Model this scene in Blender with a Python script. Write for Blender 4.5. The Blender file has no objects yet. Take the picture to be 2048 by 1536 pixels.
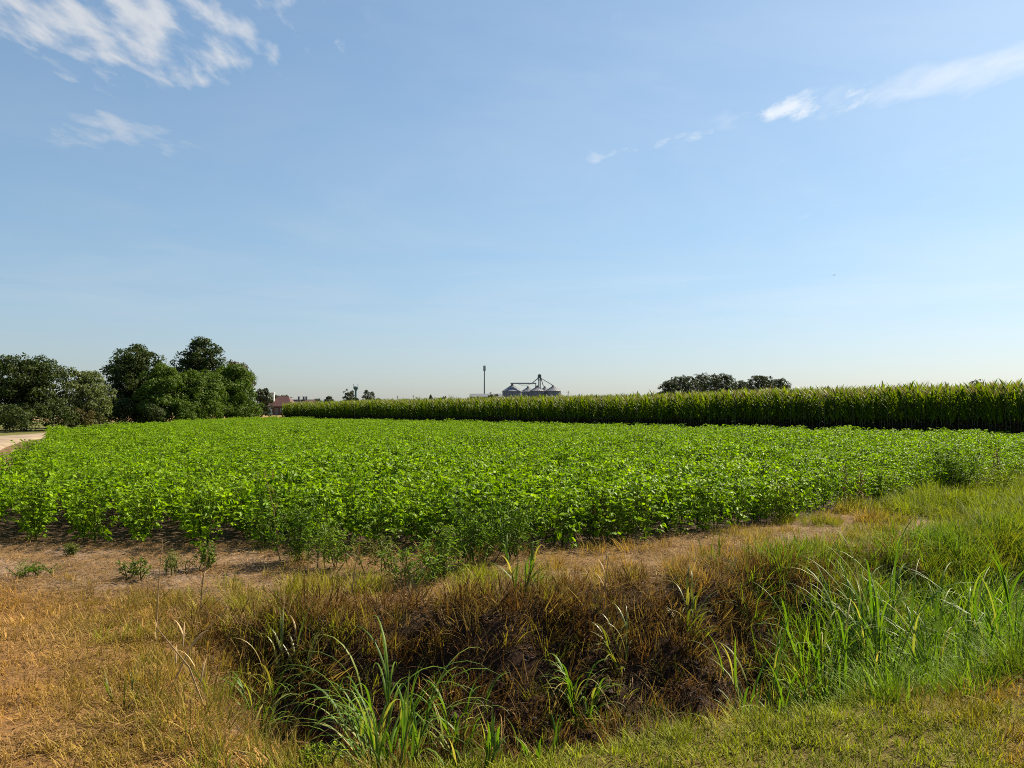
import bpy, math, random
import numpy as np
from mathutils import Vector, Matrix, noise as mnoise

SC = bpy.context.scene
COL = SC.collection
R = math.radians
rng = np.random.default_rng(7)
random.seed(7)

# ------------------------------------------------------------------ camera
CAM_H = 1.7
F = 1593.0          # focal length in pixels of the 2048-wide photograph
cam = bpy.data.cameras.new('camera')
cam.lens = 28.0; cam.sensor_width = 36.0; cam.clip_start = 0.05; cam.clip_end = 20000
cam_o = bpy.data.objects.new('camera', cam); COL.objects.link(cam_o)
cam_o.location = (0, 0, CAM_H); cam_o.rotation_euler = (R(90 + 1.8), 0, 0)
SC.camera = cam_o

# ------------------------------------------------------------------ sky, sun, exposure
SUN_AZ, SUN_EL = R(53), R(41)       # clockwise from the view direction, above the horizon
world = bpy.data.worlds.new('World'); SC.world = world; world.use_nodes = True
wt = world.node_tree; wt.nodes.clear()


class NT:
    """tiny node-tree writer"""
    def __init__(s, tree): s.t = tree
    def n(s, typ, **kw):
        nd = s.t.nodes.new(typ)
        for k, v in kw.items(): setattr(nd, k, v)
        return nd
    def l(s, a, b): s.t.links.new(a, b)
    def put(s, sock, v):
        if isinstance(v, bpy.types.NodeSocket): s.l(v, sock)
        else: sock.default_value = v
    def math(s, op, a, b=0.0, c=0.0, clamp=False):
        nd = s.n('ShaderNodeMath', operation=op, use_clamp=clamp)
        s.put(nd.inputs[0], a); s.put(nd.inputs[1], b); s.put(nd.inputs[2], c)
        return nd.outputs[0]
    def mix(s, f, a, b, blend='MIX'):
        nd = s.n('ShaderNodeMix', data_type='RGBA', blend_type=blend)
        s.put(nd.inputs[0], f); s.put(nd.inputs[6], a); s.put(nd.inputs[7], b)
        return nd.outputs[2]
    def ramp(s, f, a, b, interp='SMOOTHSTEP', lo=0.0, hi=1.0):
        nd = s.n('ShaderNodeMapRange', interpolation_type=interp)
        s.put(nd.inputs[0], f); s.put(nd.inputs[1], a); s.put(nd.inputs[2], b)
        s.put(nd.inputs[3], lo); s.put(nd.inputs[4], hi)
        return nd.outputs[0]
    def noise(s, vec, scale, detail=4.0, rough=0.55, distort=0.0):
        nd = s.n('ShaderNodeTexNoise')
        if vec is not None: s.l(vec, nd.inputs['Vector'])
        nd.inputs['Scale'].default_value = scale; nd.inputs['Detail'].default_value = detail
        nd.inputs['Roughness'].default_value = rough; nd.inputs['Distortion'].default_value = distort
        return nd.outputs[0]


w = NT(wt)
sky = w.n('ShaderNodeTexSky', sky_type='NISHITA', sun_disc=False)
sky.sun_elevation = SUN_EL; sky.sun_rotation = SUN_AZ
sky.altitude = 50; sky.air_density = 1.2; sky.dust_density = 0.8; sky.ozone_density = 3.0
tc = w.n('ShaderNodeTexCoord')
sep = w.n('ShaderNodeSeparateXYZ'); w.l(tc.outputs['Generated'], sep.inputs[0])
zc = w.math('MAXIMUM', sep.outputs[2], 0.03)
uv = w.n('ShaderNodeCombineXYZ')                       # a flat cloud layer overhead
w.l(w.math('DIVIDE', sep.outputs[0], zc), uv.inputs[0]); w.l(w.math('DIVIDE', sep.outputs[1], zc), uv.inputs[1])


def cloud_bank(u, v, rot, su, sv, noise_scale, lo, hi, stretch=(1, 1), seed=0.0):
    mp = w.n('ShaderNodeMapping', vector_type='TEXTURE')
    mp.inputs['Location'].default_value = (u, v, 0); mp.inputs['Rotation'].default_value = (0, 0, rot)
    mp.inputs['Scale'].default_value = (su, sv, 1)
    w.l(uv.outputs[0], mp.inputs[0])
    ln = w.n('ShaderNodeVectorMath', operation='LENGTH'); w.l(mp.outputs[0], ln.inputs[0])
    fall = w.ramp(ln.outputs['Value'], 0.0, 1.0, lo=1.0, hi=0.0)
    m2 = w.n('ShaderNodeMapping'); m2.inputs['Rotation'].default_value = (0, 0, -rot)
    m2.inputs['Location'].default_value = (seed, seed * 1.7, seed)
    m2.inputs['Scale'].default_value = (stretch[0], stretch[1], 1)
    w.l(uv.outputs[0], m2.inputs[0])
    nz = w.noise(m2.outputs[0], noise_scale, 6.0, 0.54, 0.15)
    return w.ramp(w.math('ADD', nz, w.math('MULTIPLY', w.math('SUBTRACT', fall, 1.0), 0.42)), lo, hi)


c1 = cloud_bank(-1.05, 1.98, R(100), 0.95, 0.85, 11.0, 0.27, 0.64, (1.0, 0.45), 3.1)
c2 = cloud_bank(-1.42, 2.92, R(-10), 0.85, 0.50, 7.0, 0.34, 0.66, (0.8, 0.5), 6.1)
c3 = cloud_bank(1.50, 2.24, R(-38), 1.25, 0.28, 6.0, 0.14, 0.78, (1.0, 0.5), 1.7)
c4 = cloud_bank(0.97, 2.58, R(-34), 0.40, 0.24, 10.0, 0.26, 0.56, (1.0, 0.5), 8.2)
c5 = cloud_bank(0.45, 3.03, R(-38), 0.70, 0.20, 9.0, 0.36, 0.70, (1.0, 0.5), 4.4)
cirrus = w.math('MULTIPLY', w.ramp(w.noise(uv.outputs[0], 0.45, 6.0, 0.62, 0.5), 0.34, 0.80), 0.18)
m = w.math('MULTIPLY', c1, 0.82)
for c, k in ((c2, 0.5), (c3, 0.50), (c4, 0.66), (c5, 0.42), (cirrus, 1.0)):
    m = w.math('MAXIMUM', m, w.math('MULTIPLY', c, k))
m = w.math('MULTIPLY', m, w.ramp(sep.outputs[2], 0.03, 0.14))
gm_ = w.n('ShaderNodeGamma'); w.l(sky.outputs[0], gm_.inputs[0]); gm_.inputs[1].default_value = 0.73   # the camera's flatter sky
tint_ = w.mix(w.ramp(sep.outputs[2], 0.0, 0.26), (0.85, 0.95, 1.13, 1), (0.84, 1.01, 1.12, 1))   # pale blue ground haze in the air
skyt = w.mix(1.0, gm_.outputs[0], tint_, 'MULTIPLY')
sdot = w.n('ShaderNodeVectorMath', operation='DOT_PRODUCT'); w.l(tc.outputs['Generated'], sdot.inputs[0])
sdot.inputs[1].default_value = (math.sin(SUN_AZ) * math.cos(SUN_EL), math.cos(SUN_AZ) * math.cos(SUN_EL), math.sin(SUN_EL))
cloudc = w.mix(w.ramp(sdot.outputs['Value'], 0.35, 0.95), (4.0, 4.05, 4.15, 1), (6.0, 6.0, 5.9, 1))
skyc = w.mix(m, skyt, cloudc)
bg = w.n('ShaderNodeBackground'); w.l(skyc, bg.inputs[0]); bg.inputs[1].default_value = 0.066
wo = w.n('ShaderNodeOutputWorld'); w.l(bg.outputs[0], wo.inputs[0])

sun = bpy.data.lights.new('sun', 'SUN'); sun.energy = 4.7; sun.angle = R(0.53); sun.color = (1.0, 0.88, 0.67)
sun_o = bpy.data.objects.new('sun', sun); COL.objects.link(sun_o)
SUN_DIR = Vector((math.sin(SUN_AZ) * math.cos(SUN_EL), math.cos(SUN_AZ) * math.cos(SUN_EL), math.sin(SUN_EL)))
sun_o.rotation_euler = SUN_DIR.to_track_quat('Z', 'Y').to_euler()
vs = SC.view_settings
SC.display_settings.display_device = 'sRGB'
vs.view_transform = 'Standard'; vs.look = 'None'; vs.exposure = 1.5; vs.gamma = 1.0; vs.use_curve_mapping = False
SC.cycles.max_bounces = 6; SC.cycles.transparent_max_bounces = 6; SC.cycles.use_denoising = False; SC.cycles.filter_width = 1.0
SC.cycles.diffuse_bounces = 3; SC.cycles.glossy_bounces = 2; SC.cycles.transmission_bounces = 4


# ------------------------------------------------------------------ helpers
def tag(o, label=None, cat=None, group=None, kind=None):
    if label: o['label'] = label
    if cat: o['category'] = cat
    if group: o['group'] = group
    if kind: o['kind'] = kind
    return o


def link(name, me, parent=None, loc=(0, 0, 0), rot=(0, 0, 0), scale=(1, 1, 1)):
    o = bpy.data.objects.new(name, me); COL.objects.link(o)
    o.location = loc; o.rotation_euler = rot; o.scale = scale
    if parent: o.parent = parent
    return o


def empty(name, loc=(0, 0, 0), rz=0.0, scale=1.0):
    o = link(name, None, None, loc, (0, 0, rz), (scale,) * 3); o.empty_display_size = 0.2
    return o


def mk(name, V, Fc, mats=(), smooth=False, mi=None):
    me = bpy.data.meshes.new(name)
    if isinstance(Fc, np.ndarray):
        V = np.asarray(V, np.float32); n, k = Fc.shape
        me.vertices.add(len(V)); me.vertices.foreach_set('co', V.ravel())
        me.loops.add(n * k); me.loops.foreach_set('vertex_index', Fc.astype(np.int32).ravel())
        me.polygons.add(n)
        me.polygons.foreach_set('loop_start', np.arange(0, n * k, k, dtype=np.int32))
        me.update(calc_edges=True); me.validate()
    else:
        me.from_pydata([tuple(v) for v in V], [], Fc); me.update()
    for m_ in mats: me.materials.append(m_)
    if smooth: me.polygons.foreach_set('use_smooth', np.ones(len(me.polygons), bool))
    if mi is not None: me.polygons.foreach_set('material_index', np.asarray(mi, np.int32))
    return me


class MB:
    """collects boxes, tubes and strips into one mesh"""
    def __init__(s): s.v = []; s.f = []
    def add(s, V, Fc):
        b = len(s.v); s.v += [tuple(p) for p in V]; s.f += [tuple(i + b for i in f) for f in Fc]
    def box(s, lo, hi):
        (a, b, c), (d, e, f) = lo, hi
        s.add([(a, b, c), (d, b, c), (d, e, c), (a, e, c), (a, b, f), (d, b, f), (d, e, f), (a, e, f)],
              [(0, 3, 2, 1), (4, 5, 6, 7), (0, 1, 5, 4), (1, 2, 6, 5), (2, 3, 7, 6), (3, 0, 4, 7)])
    def tube(s, pts, rad, n=6, cap=True):
        pts = [Vector(p) for p in pts]
        if not hasattr(rad, '__len__'): rad = [rad] * len(pts)
        V = []; Fc = []
        for i, p in enumerate(pts):
            d = (pts[min(i + 1, len(pts) - 1)] - pts[max(i - 1, 0)]).normalized()
            a = d.orthogonal().normalized() if i == 0 else (a - d * a.dot(d)).normalized()
            b = d.cross(a)
            for k in range(n):
                t = 2 * math.pi * k / n
                V.append(p + (a * math.cos(t) + b * math.sin(t)) * rad[i])
        for i in range(len(pts) - 1):
            for k in range(n):
                Fc.append((i * n + k, i * n + (k + 1) % n, (i + 1) * n + (k + 1) % n, (i + 1) * n + k))
        if cap:
            Fc.append(tuple(range(n))[::-1]); Fc.append(tuple(range((len(pts) - 1) * n, len(pts) * n)))
        s.add(V, Fc)
    def lathe(s, prof, n=24):
        V = []; Fc = []
        for (r, z) in prof:
            for k in range(n):
                t = 2 * math.pi * k / n; V.append((r * math.cos(t), r * math.sin(t), z))
        for i in range(len(prof) - 1):
            for k in range(n):
                Fc.append((i * n + k, i * n + (k + 1) % n, (i + 1) * n + (k + 1) % n, (i + 1) * n + k))
        s.add(V, Fc)
    def blade(s, base, az, length, width, lean, droop, seg=6, fold=0.25, twist=0.0):
        """one grass blade: an arching, folded, tapering strip"""
        p = Vector(base); el = math.pi / 2 - lean; V = []; Fc = []
        for i in range(seg + 1):
            t = i / seg
            d = Vector((math.cos(az) * math.cos(el), math.sin(az) * math.cos(el), math.sin(el)))
            sd = Vector((-math.sin(az + twist * t), math.cos(az + twist * t), 0))
            up = sd.cross(d).normalized()
            wd = width * 0.5 * (min(1, 0.55 + t * 3) * (1 - t ** 2.2) + 0.02)
            V += [p + sd * wd + up * wd * fold, p.copy(), p - sd * wd + up * wd * fold]
            p = p + d * (length / seg); el -= droop / seg * (0.35 + 1.3 * t)
        for i in range(seg):
            b = i * 3
            Fc += [(b, b + 1, b + 4, b + 3), (b + 1, b + 2, b + 5, b + 4)]
        s.add(V, Fc)
    def mesh(s, name, mat, smooth=False): return mk(name, s.v, s.f, (mat,), smooth)


def rotmats(n, az, tilt, roll):
    """Rz(az) @ Ry(tilt) @ Rx(roll), stacked"""
    ca, sa, ct, st, cr, sr = np.cos(az), np.sin(az), np.cos(tilt), np.sin(tilt), np.cos(roll), np.sin(roll)
    z = np.zeros(n); o = np.ones(n)
    A = np.stack([np.stack([ca, -sa, z], -1), np.stack([sa, ca, z], -1), np.stack([z, z, o], -1)], 1)
    B = np.stack([np.stack([ct, z, st], -1), np.stack([z, o, z], -1), np.stack([-st, z, ct], -1)], 1)
    C = np.stack([np.stack([o, z, z], -1), np.stack([z, cr, -sr], -1), np.stack([z, sr, cr], -1)], 1)
    return A @ B @ C


def bake(tv, tf, pos, M, sc):
    n = len(pos); k = len(tv)
    V = np.einsum('nij,kj->nki', M, tv) * np.asarray(sc)[:, None, None] + pos[:, None, :]
    Fc = tf[None] + (np.arange(n) * k)[:, None, None]
    return V.reshape(-1, 3), Fc.reshape(-1, tf.shape[1])


LEAFLET_V = np.array([(0, 0, 0), (.30, .30, .06), (.72, .22, .05), (1, 0, -.06), (.72, -.22, .05), (.30, -.30, .06)])
LEAFLET_F = np.array([(0, 3, 2, 1), (0, 5, 4, 3)])
NARROW_V = np.array([(0, 0, 0), (.35, .13, .04), (.75, .10, .02), (1, 0, -.06), (.75, -.10, .02), (.35, -.13, .04)])
TREELEAF_V = np.array([(0, 0, 0), (.5, .36, .10), (1, 0, -.05), (.5, -.36, .10)])
TREELEAF_F = np.array([(0, 2, 1), (0, 3, 2)])


# ------------------------------------------------------------------ materials
def mat(name):
    m_ = bpy.data.materials.new(name); m_.use_nodes = True; m_.node_tree.nodes.clear()
    t = NT(m_.node_tree); return m_, t, t.n('ShaderNodeOutputMaterial')


def leaf_mat(name, cols, trans=0.4, rough=0.45, spec=0.4, tcol=(1.25, 1.35, 0.45), use_tint=False, island=0.35):
    """leaf: colour varies from plant to plant and from leaf to leaf; light passes through"""
    m_, t, out = mat(name)
    geo = t.n('ShaderNodeNewGeometry')
    ob = t.n('ShaderNodeObjectInfo')
    rnd = t.math('FRACT', t.math('ADD', geo.outputs['Random Per Island'], t.math('MULTIPLY', ob.outputs['Random'], 7.31)))
    if use_tint:
        at = t.n('ShaderNodeAttribute', attribute_type='INSTANCER', attribute_name='tint'); c = at.outputs['Color']
    else:
        oi = t.n('ShaderNodeObjectInfo')
        c = t.mix(oi.outputs['Random'], cols[0] + (1,), cols[1] + (1,))
        if len(cols) > 2:
            c = t.mix(t.ramp(rnd, 0.80, 1.0, 'LINEAR'), c, cols[2] + (1,))
    k = t.ramp(rnd, 0, 1, 'LINEAR', 1 - island, 1 + island)
    v = t.n('ShaderNodeVectorMath', operation='SCALE'); t.l(c, v.inputs[0]); t.l(k, v.inputs[3])
    c = v.outputs[0]
    p = t.n('ShaderNodeBsdfPrincipled'); t.l(c, p.inputs['Base Color'])
    p.inputs['Roughness'].default_value = rough; p.inputs['Specular IOR Level'].default_value = spec
    tr = t.n('ShaderNodeBsdfTranslucent')
    t.l(t.mix(1.0, c, tcol + (1,), 'MULTIPLY'), tr.inputs[0])
    mx = t.n('ShaderNodeMixShader'); mx.inputs[0].default_value = trans
    t.l(p.outputs[0], mx.inputs[1]); t.l(tr.outputs[0], mx.inputs[2]); t.l(mx.outputs[0], out.inputs[0])
    return m_


def plain_mat(name, col, rough=0.6, metal=0.0, var=0.15, scale=3.0, bump=0.0):
    m_, t, out = mat(name)
    co = t.n('ShaderNodeTexCoord')
    nz = t.noise(co.outputs['Object'], scale, 5.0)
    v = t.n('ShaderNodeVectorMath', operation='SCALE'); v.inputs[0].default_value = col
    t.l(t.ramp(nz, 0.25, 0.75, 'LINEAR', 1 - var, 1 + var), v.inputs[3])
    p = t.n('ShaderNodeBsdfPrincipled'); t.l(v.outputs[0], p.inputs['Base Color'])
    p.inputs['Roughness'].default_value = rough; p.inputs['Metallic'].default_value = metal
    if bump:
        b = t.n('ShaderNodeBump'); b.inputs['Strength'].default_value = bump; t.l(nz, b.inputs['Height'])
        t.l(b.outputs[0], p.inputs['Normal'])
    t.l(p.outputs[0], out.inputs[0])
    return m_


M = {}
M['soy'] = leaf_mat('soybean_leaf', [(.112, .212, .003), (.160, .262, .004), (.21, .30, .012)], 0.42, 0.5, 0.15, (1.25, 1.3, .25), False, .45)
M['soy_stem'] = leaf_mat('soybean_stem', [(.045, .075, .006), (.06, .09, .010)], 0.1, 0.9, 0.03)
M['corn'] = leaf_mat('corn_leaf', [(.070, .118, .005), (.105, .158, .008)], 0.40, 0.5, 0.18, (1.5, 1.4, .35))
M['corn_dry_shade'] = leaf_mat('corn_dry_shade_leaf', [(.038, .036, .014), (.060, .048, .020)], 0.12, 0.7, 0.2)  # dry lower leaves, colour darkened to carry the shade low in the rows
M['corn_stalk'] = plain_mat('corn_stalk', (.09, .10, .035))
M['tassel'] = leaf_mat('corn_tassel', [(.26, .20, .08), (.34, .27, .12)], 0.2, 0.7, 0.2)
M['grass'] = leaf_mat('grass_blade', None, 0.34, 0.6, 0.12, (1.1, 1.18, .6), True)
M['clump'] = leaf_mat('tall_grass_blade', [(.065, .135, .009), (.105, .175, .012), (.26, .21, .07)], 0.38, 0.5, 0.22)
M['clump_yellow'] = leaf_mat('yellowing_grass_blade', [(.10, .125, .014), (.15, .14, .025), (.23, .16, .06)], 0.35, 0.4, 0.4)
M['straw'] = leaf_mat('straw', [(.34, .23, .11), (.28, .18, .085)], 0.15, 0.6, 0.25)
M['weed'] = leaf_mat('weed_leaf', [(.075, .140, .010), (.105, .165, .014)], 0.4, 0.55, 0.12)
M['weed_pale'] = leaf_mat('pale_weed_leaf', [(.13, .19, .010), (.16, .21, .016)], 0.42, 0.55, 0.12)
M['weed_grey'] = leaf_mat('grey_weed_leaf', [(.10, .13, .03), (.12, .14, .035)], 0.35, 0.6, 0.12)
M['weed_stem'] = leaf_mat('weed_stem', [(.08, .10, .02), (.10, .11, .03)], 0.1, 0.9, 0.03)
M['dock'] = leaf_mat('dry_dock_seed', [(.11, .05, .02), (.15, .07, .028)], 0.2, 0.7, 0.2)
M['bark'] = plain_mat('bark', (.075, .055, .04), 0.9, 0, 0.3, 8.0, 0.5)
M['tree_dark'] = leaf_mat('dark_tree_leaf', [(.030, .048, .011), (.036, .054, .012), (.06, .068, .024)], 0.26, 0.6, 0.12)
M['tree_mid'] = leaf_mat('mid_tree_leaf', [(.056, .095, .011), (.064, .104, .013), (.085, .11, .022)], 0.32, 0.6, 0.12)
M['tree_pale'] = leaf_mat('pale_tree_leaf', [(.10, .125, .042), (.11, .132, .046), (.17, .18, .09)], 0.28, 0.6, 0.12)
M['tree_brown'] = leaf_mat('browning_tree_leaf', [(.075, .060, .02), (.07, .06, .02), (.045, .06, .014)], 0.25, 0.6, 0.12)
M['tree_far'] = leaf_mat('far_tree_leaf', [(.034, .046, .022), (.044, .056, .026)], 0.2, 0.6, 0.2)
M['steel'] = plain_mat('galvanised_steel', (.16, .16, .19), 0.5, 0.3, 0.08, 0.4)
M['steel_roof'] = plain_mat('galvanised_roof', (.15, .155, .18), 0.6, 0.1, 0.08, 0.4)
M['dark_steel'] = plain_mat('dark_steel', (.10, .11, .125), 0.6, 0.2)
M['teal'] = plain_mat('teal_paint', (.05, .11, .13), 0.6)
M['mast'] = plain_mat('grey_mast', (.13, .155, .16), 0.6)
M['white'] = plain_mat('white_plaster', (.55, .55, .54), 0.8, 0, 0.06)
M['grey_wall'] = plain_mat('grey_render', (.19, .175, .16), 0.85)
M['tile'] = plain_mat('red_roof_tile', (.060, .018, .016), 0.8, 0, 0.25, 2.5, 0.3)
M['tile_brown'] = plain_mat('brown_roof_tile', (.055, .028, .024), 0.8, 0, 0.25, 2.5, 0.3)
M['brick'] = plain_mat('brick_wall', (.12, .05, .04), 0.85, 0, 0.2, 4.0)
M['glass'] = plain_mat('dark_glass', (.03, .035, .04), 0.15)
M['wood'] = plain_mat('weathered_wood', (.16, .12, .085), 0.85, 0, 0.25, 5.0)
M['feather'] = plain_mat('dark_feather', (.04, .04, .045), 0.8)


# ------------------------------------------------------------------ terrain
FAR = np.array([(-8, 5.9), (-2.6, 6.5), (-1.5, 6.8), (-.1, 7.3), (1.5, 8.1), (3.9, 9.4), (10, 12.9), (40, 30)])
NEAR = np.array([(-8, 2.4), (-1.5, 3.5), (.2, 3.85), (1.5, 4.3), (3.2, 5.05), (8, 7.7), (40, 26)])
def far_y(x): return np.interp(x, FAR[:, 0], FAR[:, 1])
def near_y(x): return np.interp(x, NEAR[:, 0], NEAR[:, 1])
def left_x(y): return -2.75 + (6.4 - y) * 0.53           # the ditch's end by the field crossing
def sstep(a, b, t): t = np.clip((t - a) / (b - a), 0, 1); return t * t * (3 - 2 * t)
def fnoise(x, y, s, seed=0.0):
    x = np.atleast_1d(x); y = np.atleast_1d(y)
    return np.array([mnoise.fractal(Vector((a * s + seed, b * s - seed, seed)), 1.0, 2.0, 4) for a, b in zip(x, y)])
def vnoise(x, y, s, seed):
    """cheap smooth value noise on arrays"""
    X = np.asarray(x) * s + seed * 3.7; Y = np.asarray(y) * s - seed * 1.9
    xi = np.floor(X).astype(np.int64); yi = np.floor(Y).astype(np.int64); fx = X - xi; fy = Y - yi
    def h(a, b):
        q = (a * 374761393 + b * 668265263 + int(seed * 1000) * 69069) & 0xFFFFFFFF
        q = ((q ^ (q >> 13)) * 1274126177) & 0xFFFFFFFF
        return ((q ^ (q >> 16)) & 0xFFFF) / 65535.0
    ux = fx * fx * (3 - 2 * fx); uy = fy * fy * (3 - 2 * fy)
    return (h(xi, yi) * (1 - ux) + h(xi + 1, yi) * ux) * (1 - uy) + (h(xi, yi + 1) * (1 - ux) + h(xi + 1, yi + 1) * ux) * uy
def vfbm(x, y, s, seed): return .55 * vnoise(x, y, s, seed) + .3 * vnoise(x, y, s * 2.1, seed + 1) + .15 * vnoise(x, y, s * 4.3, seed + 2)


def in_poly(x, y, poly):
    ins = np.zeros(len(x), bool); n = len(poly); j = n - 1
    for i in range(n):
        (xi, yi), (xj, yj) = poly[i], poly[j]
        cr = ((yi > y) != (yj > y)) & (x < (xj - xi) * (y - yi) / (yj - yi + 1e-12) + xi)
        ins ^= cr; j = i
    return ins


def ditch_f(x, y):
    n_, f_ = near_y(x), far_y(x)
    return (y - n_) / (f_ - n_)


def gz(x, y):
    x = np.asarray(x, float); y = np.asarray(y, float)
    wob = (vfbm(x, y, 1.3, 2.0) - .5) * .16
    f = ditch_f(x, y) + wob
    prof = sstep(0.0, 0.34, f) * (1 - sstep(0.60, 0.97, f))
    end = sstep(-0.1, 0.9, x - left_x(y) + wob * 3)
    inside = 1 - sstep(34, 39, x)
    d = prof * end * inside
    near = np.clip(1 - (np.hypot(x, y - 6) - 12) / 14, 0, 1)
    lump = (vfbm(x, y, 3.0, 5.0) - .5) * (.03 + .30 * d) * near + (vfbm(x, y, .45, 9.0) - .5) * .10 * near
    return -0.90 * d + lump


def grow(lo, hi, step, far_, k=1.16):
    a = list(np.arange(lo, hi + 1e-6, step)); s_ = step; q = a[-1]
    while q < far_: s_ *= k; q += s_; a.append(q)
    s_ = step; q = a[0]
    while q > -far_: s_ *= k; q -= s_; a.insert(0, q)
    return np.array(a)


gx = grow(-8, 14, 0.075, 9000); gy = grow(1.0, 17, 0.075, 9000)
GX, GY = np.meshgrid(gx, gy)
GZ = gz(GX, GY)
nx, ny = len(gx), len(gy)
ii = np.arange((ny - 1) * nx).reshape(ny - 1, nx)[:, :-1].ravel()
gf = np.stack([ii, ii + 1, ii + nx + 1, ii + nx], 1)
gm, t, out = mat('farm_soil')
geo = t.n('ShaderNodeNewGeometry')
at = t.n('ShaderNodeAttribute', attribute_name='soil')
n1 = t.noise(geo.outputs['Position'], 2.2, 8.0, 0.65); n2 = t.noise(geo.outputs['Position'], 28.0, 6.0, 0.6)
k = t.math('MULTIPLY', t.ramp(n1, .3, .7, 'LINEAR', .65, 1.3), t.ramp(n2, .3, .7, 'LINEAR', .6, 1.35))
v = t.n('ShaderNodeVectorMath', operation='SCALE'); t.l(at.outputs['Color'], v.inputs[0]); t.l(k, v.inputs[3])
p = t.n('ShaderNodeBsdfPrincipled'); t.l(v.outputs[0], p.inputs['Base Color']); p.inputs['Roughness'].default_value = .95
p.inputs['Specular IOR Level'].default_value = .1
b = t.n('ShaderNodeBump'); b.inputs['Strength'].default_value = .9; b.inputs['Distance'].default_value = .03
t.l(n2, b.inputs['Height']); t.l(b.outputs[0], p.inputs['Normal']); t.l(p.outputs[0], out.inputs[0])
me = mk('ground', np.stack([GX, GY, GZ], -1).reshape(-1, 3), gf, (gm,), True)
# what the soil is made of, place by place
X_, Y_ = GX.ravel(), GY.ravel()
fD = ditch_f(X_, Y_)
c = np.empty((len(X_), 4), np.float32); c[:] = (.10, .10, .03, 1)                 # far farmland
def paint(mask, col): 
    mask = np.clip(mask, 0, 1)[:, None]; c[:, :3] = c[:, :3] * (1 - mask) + np.array(col) * mask
def soy_soil(x, y):
    SP = [(-7.5, 10.1), (-2.7, 9.75), (.2, 9.55), (1.0, 9.7), (2.7, 10.7), (5.9, 13.7), (11.0, 17.9), (26.5, 29.0), (22.0, 33.0), (8.3, 47.0), (-27.8, 93.0), (-29.2, 84), (-23.8, 41), (-8.85, 13.8)]
    return in_poly(x, y, SP).astype(float)
near_all = 1 - sstep(35, 60, np.hypot(X_, Y_))
paint(near_all, (.15, .095, .05))
paint((sstep(110, 120, Y_)) * (1 - sstep(190, 215, Y_)) * sstep(-95, -90, X_) * (1 - sstep(-30, -25, X_)), (.28, .17, .08))   # stubble by the houses
paint((1 - sstep(6.6, 7.6, Y_ + .15 * X_)) * (1 - sstep(-.3, .5, X_ - left_x(Y_))), (.17, .092, .035))                       # dry lawn
paint(sstep(7.0, 7.8, Y_) * (1 - sstep(10, 11, Y_)) * (1 - sstep(-3, -1, X_)), (.165, .115, .078))                           # stubble strip
paint((1 - sstep(.05, .12, fD)) * sstep(-1.6, -.8, X_), (.10, .075, .02))                                                # mown verge
paint(sstep(.05, .2, fD) * (1 - sstep(.85, 1.0, fD)) * sstep(.0, .8, X_ - left_x(Y_)) * (1 - sstep(34, 39, X_)), (.026, .014, .009))  # dark reddish ditch earth
paint(soy_soil(X_, Y_), (.075, .050, .032))
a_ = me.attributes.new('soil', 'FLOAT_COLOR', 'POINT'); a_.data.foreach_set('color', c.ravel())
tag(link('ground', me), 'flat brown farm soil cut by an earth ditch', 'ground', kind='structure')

# dirt track on the left side of the field
tp = [(-9.0, 9.4), (-12.3, 15.4), (-17.8, 25.2), (-23.2, 35.0), (-26.4, 41.5), (-28.2, 47.0), (-29.4, 54.0), (-30.2, 62.0)]
tv, tf = [], []
for i, (x, y) in enumerate(tp):
    a_, b_ = tp[max(i - 1, 0)], tp[min(i + 1, len(tp) - 1)]
    d = Vector((b_[0] - a_[0], b_[1] - a_[1], 0)).normalized(); nrm = Vector((-d.y, d.x, 0))
    for s_ in (-1.75, -1.4, -.8, 0, .8, 1.4, 1.75):
        q = Vector((x - .9, y, 0)) + nrm * s_
        tv.append((q.x, q.y, float(gz(q.x, q.y)) + (.085 if abs(s_) < 1.5 else -.05) - (.02 if .5 < abs(s_) < 1 else 0)))
    if i:
        for k_ in range(6): r0 = (i - 1) * 7 + k_; tf.append((r0, r0 + 7, r0 + 8, r0 + 1))
M['track'] = plain_mat('sandy_track', (.21, .155, .10), .95, 0, .45, .9, .5)
tag(link('dirt_track', mk('dirt_track', tv, tf, (M['track'],), True)), 'sandy dirt track along the left field edge', 'track', kind='structure')


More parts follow.
